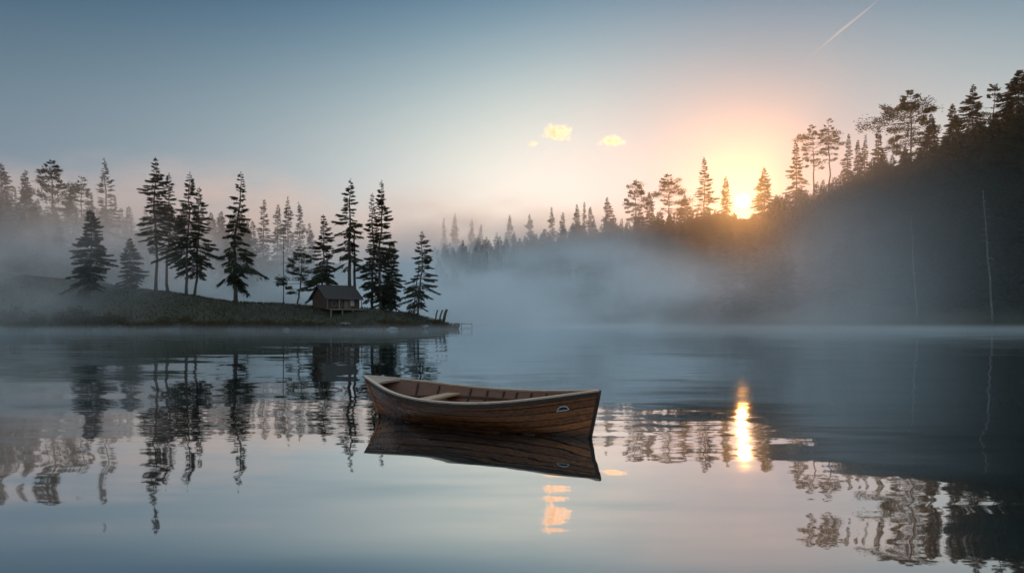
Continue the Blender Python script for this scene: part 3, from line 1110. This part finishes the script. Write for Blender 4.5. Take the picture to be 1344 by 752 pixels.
def strip(path, wdt, hgt, side):
    """Rectangular moulding swept along a path, its width across the boat."""
    mb = MB()
    vs, fs = [], []
    n = len(path)
    for i, p in enumerate(path):
        t = (path[min(i + 1, n - 1)] - path[max(i - 1, 0)])
        t.z = 0
        t.normalize()
        c = Vector((-t.y, t.x, 0))
        for a, b in ((-.5, -.5), (.5, -.5), (.5, .32), (.3, .5), (-.3, .5), (-.5, .32)):
            vs.append(p + c * wdt * a + Vector((0, 0, hgt * b)))
    for i in range(n - 1):
        for j in range(6):
            fs.append((i * 6 + j, (i + 1) * 6 + j, (i + 1) * 6 + (j + 1) % 6, i * 6 + (j + 1) % 6))
    fs += [tuple(range(6)), tuple((n - 1) * 6 + j for j in range(6))[::-1]]
    mb.add(vs, fs)
    return mb


for side in (1, -1):
    strip(rail_path(side, -0.004, 0.012), 0.052, 0.026, side).build('gunwale', M_RAIL, boat)
    strip(rail_path(side, 0.014, -0.032), 0.030, 0.050, side).build('rubbing_strake', M_DARK, boat)
# stems
for e, nm in ((0, 'sternpost'), (1, 'stem')):
    mb = MB()
    P = [hull_pt(e, v) for v in np.linspace(0, 1, 8)]
    sg = 1 if e else -1
    mb.tube([Vector((p.x + sg * 0.006, 0, p.z + (0.015 if i == 7 else 0))) for i, p in enumerate(P)], 0.026, 8)
    mb.build(nm, M_DARK if e else M_HULL, boat)
mb = MB()
P = [hull_pt(s, 0.0) for s in np.linspace(0, 1, 24)]
mb.tube([Vector((p.x, 0, p.z - 0.01)) for p in P], 0.025, 6)
mb.build('keel', M_DARK, boat)


def deck(s_end, s_in, mat, name, curve):
    """Little triangular deck in one end of the boat."""
    mb = MB()
    n = 8
    top = []
    for i in range(n):
        s = s_end + (s_in - s_end) * i / (n - 1)
        p = hull_pt(s, 1.0, 0.01)
        top.append((p.x, p.y, p.z + 0.004))
    vs, fs = [], []
    sg = 1 if s_in > s_end else -1
    for i, (x, y, z) in enumerate(top):
        for j in range(5):
            f = j / 4 * 2 - 1
            hollow = -sg * curve * (1 - f * f) * (i / (n - 1)) ** 3
            vs.append((x + hollow, f * abs(y), z + 0.012 * (1 - f * f)))
            vs.append((x + hollow, f * abs(y), z - 0.022))
    for i in range(n - 1):
        for j in range(4):
            a, b = (i * 5 + j) * 2, ((i + 1) * 5 + j) * 2
            fs += [(a, b, b + 2, a + 2), (a + 1, a + 3, b + 3, b + 1)]
    for j in range(4):
        a = ((n - 1) * 5 + j) * 2
        fs.append((a, a + 1, a + 3, a + 2))
    mb.add(vs, fs)
    return mb.build(name, mat, boat)


deck(0.003, 0.085, M_RAIL, 'stern_deck', 0.05)
deck(0.997, 0.93, M_DARK, 'bow_deck', 0.03)


def half_width(s, z, inset=0.03):
    lo, hi = 0.0, 1.0
    for _ in range(24):
        m = (lo + hi) / 2
        if hull_pt(s, m, inset).z < z:
            lo = m
        else:
            hi = m
    return -hull_pt(s, hi, inset).y


def thwart(s, z, wdt, mat, nm='thwart'):
    x = (2 * s - 1) * L2
    ds = wdt / (2 * L2) / 2
    a, b = half_width(s - ds, z), half_width(s + ds, z)
    mb = MB()
    vs = []
    for zz in (z - 0.03, z):
        vs += [(x - wdt / 2, -a, zz), (x + wdt / 2, -b, zz), (x + wdt / 2, b, zz), (x - wdt / 2, a, zz)]
    mb.add(vs, [(3, 2, 1, 0), (4, 5, 6, 7), (0, 1, 5, 4), (1, 2, 6, 5), (2, 3, 7, 6), (3, 0, 4, 7)])
    return mb.build(nm, mat, boat)


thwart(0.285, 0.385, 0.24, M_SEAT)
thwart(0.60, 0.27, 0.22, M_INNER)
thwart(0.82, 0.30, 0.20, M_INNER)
# ribs
for s in (0.14, 0.22, 0.36, 0.44, 0.52, 0.585, 0.66, 0.74, 0.82, 0.89):
    for side in (1, -1):
        mb = MB()
        vs, fs = [], []
        m = 12
        wd = 0.024
        for i in range(m):
            v = 0.04 + 0.93 * i / (m - 1)
            a, b = hull_pt(s, v, 0.027), hull_pt(s, v, 0.050)
            for q in (a, b):
                for dx in (-wd / 2, wd / 2):
                    vs.append((q.x + dx, side * q.y, q.z))
        for i in range(m - 1):
            o, p = i * 4, (i + 1) * 4
            fs += [(o + 2, o + 3, p + 3, p + 2), (o, o + 2, p + 2, p), (o + 3, o + 1, p + 1, p + 3)]
        fs += [(m * 4 - 4, m * 4 - 3, m * 4 - 1, m * 4 - 2)]
        mb.add(vs, fs)
        mb.build('rib', M_DARK, boat)
# stringers that carry the thwarts
for side in (1, -1):
    mb = MB()
    P = []
    for s in np.linspace(0.1, 0.9, 20):
        y = half_width(s, 0.33, 0.045)
        P.append(Vector(((2 * s - 1) * L2, side * y, 0.33)))
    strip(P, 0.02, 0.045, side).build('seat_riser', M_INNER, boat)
# bottom boards
for yb in (-0.3, -0.15, 0.0, 0.15, 0.3):
    mb = MB()
    e = 0.36 if abs(yb) > 0.2 else 0.62
    mb.box((0, yb, 0.015), (2 * L2 * e, 0.13, 0.018), bev=0.003)
    mb.build('bottom_board', M_INNER, boat)
# plaque on the bow: dark half-oval with a pale rim
M_PLQ, _, _ = material('plaque_enamel', (0.02, 0.022, 0.03), 0.3)
M_WHT, _, _ = material('plaque_rim_paint', (0.75, 0.75, 0.74), 0.5)


def on_hull(s, v, out):
    p = hull_pt(s, v)
    a = hull_pt(s + 0.01, v) - hull_pt(s - 0.01, v)
    b = hull_pt(s, v + 0.02) - hull_pt(s, v - 0.02)
    nrm = a.cross(b).normalized()
    if nrm.y > 0:
        nrm = -nrm
    return p + nrm * out


em = MB()
vs, fs = [], []
s0, v0, ds_, dv_ = 0.918, 0.71, 0.0155, 0.09
n = 20
outl = [(math.cos(math.pi * i / n), math.sin(math.pi * i / n)) for i in range(n + 1)]
ctr = on_hull(s0, v0 + dv_ * 0.3, 0.014)
vs = [ctr] + [on_hull(s0 + ds_ * a, v0 + dv_ * b, 0.014) for a, b in outl]
fs = [(0, i + 1, i + 2) for i in range(n)] + [(0, n + 1, 1)]
em.add(vs, fs)
emo = em.build('emblem', M_PLQ, boat)
rm = MB()
rm.tube([on_hull(s0 + ds_ * a, v0 + dv_ * b, 0.016) for a, b in outl], 0.006, 6)
P = [on_hull(s0 + ds_ * (1 - 2 * t) - 0.012 * max(0, t - 0.8), v0 + 0.008 * math.sin(t * 18) + 0.006, 0.017) for t in np.linspace(0, 1, 18)]
rm.tube(P, 0.005, 6)
rm.build('emblem_rim', M_WHT, emo)

# ------------------------------------------------------------------ clouds and contrail (far outside the haze)


def vol_mat(name, color, density, aniso=0.3):
    m = bpy.data.materials.new(name)
    m.use_nodes = True
    nt = m.node_tree
    nt.nodes.clear()
    v = nd(nt, 'ShaderNodeVolumePrincipled')
    v.inputs['Color'].default_value = (*color, 1)
    v.inputs['Density'].default_value = density
    v.inputs['Anisotropy'].default_value = aniso
    nt.links.new(v.outputs[0], nd(nt, 'ShaderNodeOutputMaterial').inputs['Volume'])
    return m, nt, v


M_CLOUD, nt_, v_ = vol_mat('cloud_vapour', (1, 1, 1), 0.0, 0.6)
_n = noi(nt_, wpos(nt_), 1 / 15, 4, 0.6)
_g = nd(nt_, 'ShaderNodeTexCoord').outputs['Generated']
_r = vmth(nt_, 'LENGTH', vmth(nt_, 'SUBTRACT', _g, (0.5, 0.5, 0.42)), out=1)
setin(nt_, v_.inputs['Density'], mrange(nt_, mth(nt_, 'MULTIPLY_ADD', _r, -0.55, mth(nt_, 'ADD', _n, 0.14)), 0.33, 0.66, 0.0, 0.06))
M_TRAIL, _, _ = vol_mat('contrail_vapour', (1, 1, 1), 0.006, 0.5)
M_TRAIL.cycles.homogeneous_volume = True


def cloud(label, lobes, seed, D=3000.0):
    bm = bmesh.new()
    c0 = at(lobes[0][0], lobes[0][1], D)
    rg = random.Random(seed)
    for (x, y, r) in lobes:
        for k in range(6):
            rr = r * rg.uniform(0.55, 1.1)
            c = at(x + rg.uniform(-r, r) * 0.8, y + rg.uniform(-r, r) * 0.45, D) - c0
            c.y += rg.uniform(-r, r) / F * D * 0.5
            m = Matrix.Translation(c) @ Matrix.Diagonal((1.2, 1.0, 0.75, 1)) 
            bmesh.ops.create_icosphere(bm, subdivisions=3, radius=rr / F * D, matrix=m)
    me = bpy.data.meshes.new('cloud')
    bm.to_mesh(me)
    bm.free()
    me.materials.append(M_CLOUD)
    o = bpy.data.objects.new('cloud', me)
    link(o)
    o.location = c0
    tag(o, label, 'cloud', 'small morning clouds')
    rmd = o.modifiers.new('remesh', 'REMESH')
    rmd.mode = 'VOXEL'
    rmd.voxel_size = 2.2
    tx = bpy.data.textures.new('cloud_lumps', 'CLOUDS')
    tx.noise_scale = 12
    dm_ = o.modifiers.new('lumps', 'DISPLACE')
    dm_.texture = tx
    dm_.strength = 12
    dm_.texture_coords = 'LOCAL'
    return o


cloud('largest golden cloud puff above the far ridge, with ragged tail', [(730, 168, 9), (722, 174, 7), (738, 171, 8), (731, 179, 6), (745, 181, 4), (715, 179, 4)], 1)
cloud('small two-lobed golden cloud right of the largest puff', [(800, 185, 7), (812, 186, 6), (788, 188, 3)], 2)
cloud('tiny wisp of cloud left below the largest puff', [(700, 188, 4), (698, 190, 3)], 3)
tr = MB()
P, RR = [], []
D = 6000
for i in range(24):
    t = i / 23
    P.append(at(1052 + 106 * t + 1.2 * math.sin(t * 9), 80 - 86 * t + 6 * math.sin(t * math.pi) * 0.6, D))
    RR.append((0.35 + 2.4 * math.sin(math.pi * min(1, 0.12 + 0.8 * t)) ** 2 * t ** 0.6) / F * D)
c = P[12].copy()
tr.tube([p - c for p in P], RR, 8)
o = tag(tr.build('contrail', M_TRAIL), 'thin white contrail slanting up to the top edge on the right', 'contrail')
o.location = c

# ------------------------------------------------------------------ air: even haze round everything, and the fog banks over the lake
M_HAZE, nt_, v_ = vol_mat('haze_air', (0.94, 0.96, 1.0), 0.00007, 0.9)
M_HAZE.cycles.homogeneous_volume = True
hz = MB()
hz.box((0, 230, 38.5), (846, 786, 84))
tag(hz.build('haze', M_HAZE), 'thin morning haze in the air', 'haze', kind='stuff')

M_MIST, nt_, v_ = vol_mat('fog_bank', (0.91, 0.965, 1.0), 0.0, 0.2)
_p = wpos(nt_)
_s = nd(nt_, 'ShaderNodeSeparateXYZ')
setin(nt_, _s.inputs[0], _p)
x_, y_, z_ = _s.outputs
_n1 = noi(nt_, vmth(nt_, 'MULTIPLY', _p, (1, 1, 0.4)), 1 / 55, 2, 0.5)
_n2 = noi(nt_, vmth(nt_, 'MULTIPLY', _p, (0.8, 1, 1.7)), 1 / 17, 3, 0.55)
_top = mrange(nt_, _n1, 0.3, 0.7, 9.0, 32.0, 'LINEAR')
_top = mth(nt_, 'ADD', _top, mth(nt_, 'ADD', mrange(nt_, y_, 250.0, 370.0, 0.0, 42.0), mrange(nt_, x_, -70.0, -130.0, 0.0, 22.0)))
_v = mrange(nt_, z_, _top, mth(nt_, 'MULTIPLY', _top, 0.35), 0.0, 1.0)
_ym = mrange(nt_, mth(nt_, 'SUBTRACT', y_, mth(nt_, 'ADD', mth(nt_, 'ADD', mth(nt_, 'MULTIPLY', mth(nt_, 'MINIMUM', x_, 0.0), 0.3), mth(nt_, 'MULTIPLY', mth(nt_, 'MINIMUM', mth(nt_, 'ADD', x_, 47.0), 0.0), 1.7)), mrange(nt_, x_, -12.0, 6.0, 0.0, -30.0))), 131.0, 205.0, 0.0, 1.0)
_main = mth(nt_, 'MULTIPLY', mth(nt_, 'MULTIPLY', _v, _ym), mth(nt_, 'MULTIPLY', mrange(nt_, _n2, 0.36, 0.66, 0.12, 1.75), 0.042))
_main = mth(nt_, 'MULTIPLY', _main, mth(nt_, 'MULTIPLY', mrange(nt_, y_, 230.0, 330.0, 1.0, 0.75), mth(nt_, 'MULTIPLY', mrange(nt_, x_, -40.0, -80.0, 1.0, 0.6), mrange(nt_, x_, 25.0, 72.0, 1.0, 0.02))))
_low = mth(nt_, 'MULTIPLY', mrange(nt_, z_, 1.0, 0.0), mrange(nt_, y_, 42.0, 110.0))
_low = mth(nt_, 'MULTIPLY', _low, mth(nt_, 'MULTIPLY', mrange(nt_, _n2, 0.3, 0.7, 0.3, 1.4), 0.008))
_slope = mth(nt_, 'MULTIPLY', mrange(nt_, x_, 8.0, 50.0), mrange(nt_, y_, 80.0, 135.0))     # thinner fog drawn up the right-hand slope
_n3 = noi(nt_, vmth(nt_, 'MULTIPLY', _p, (1, 1, 0.55)), 1 / 38, 2, 0.5)
_slope = mth(nt_, 'MULTIPLY', _slope, mth(nt_, 'MULTIPLY', mrange(nt_, z_, 34.0, 2.0), mth(nt_, 'MULTIPLY', mrange(nt_, _n3, 0.42, 0.66, 0.0003, 0.017), mrange(nt_, x_, 45.0, 82.0, 1.0, 0.07))))
setin(nt_, v_.inputs['Density'], mth(nt_, 'ADD', mth(nt_, 'ADD', _main, _low), _slope))
ms = MB()
ms.box((0, 252, 37.01), (560, 420, 74))
tag(ms.build('mist', M_MIST), 'banks of blue morning fog lying over the lake and shores', 'fog', kind='stuff')
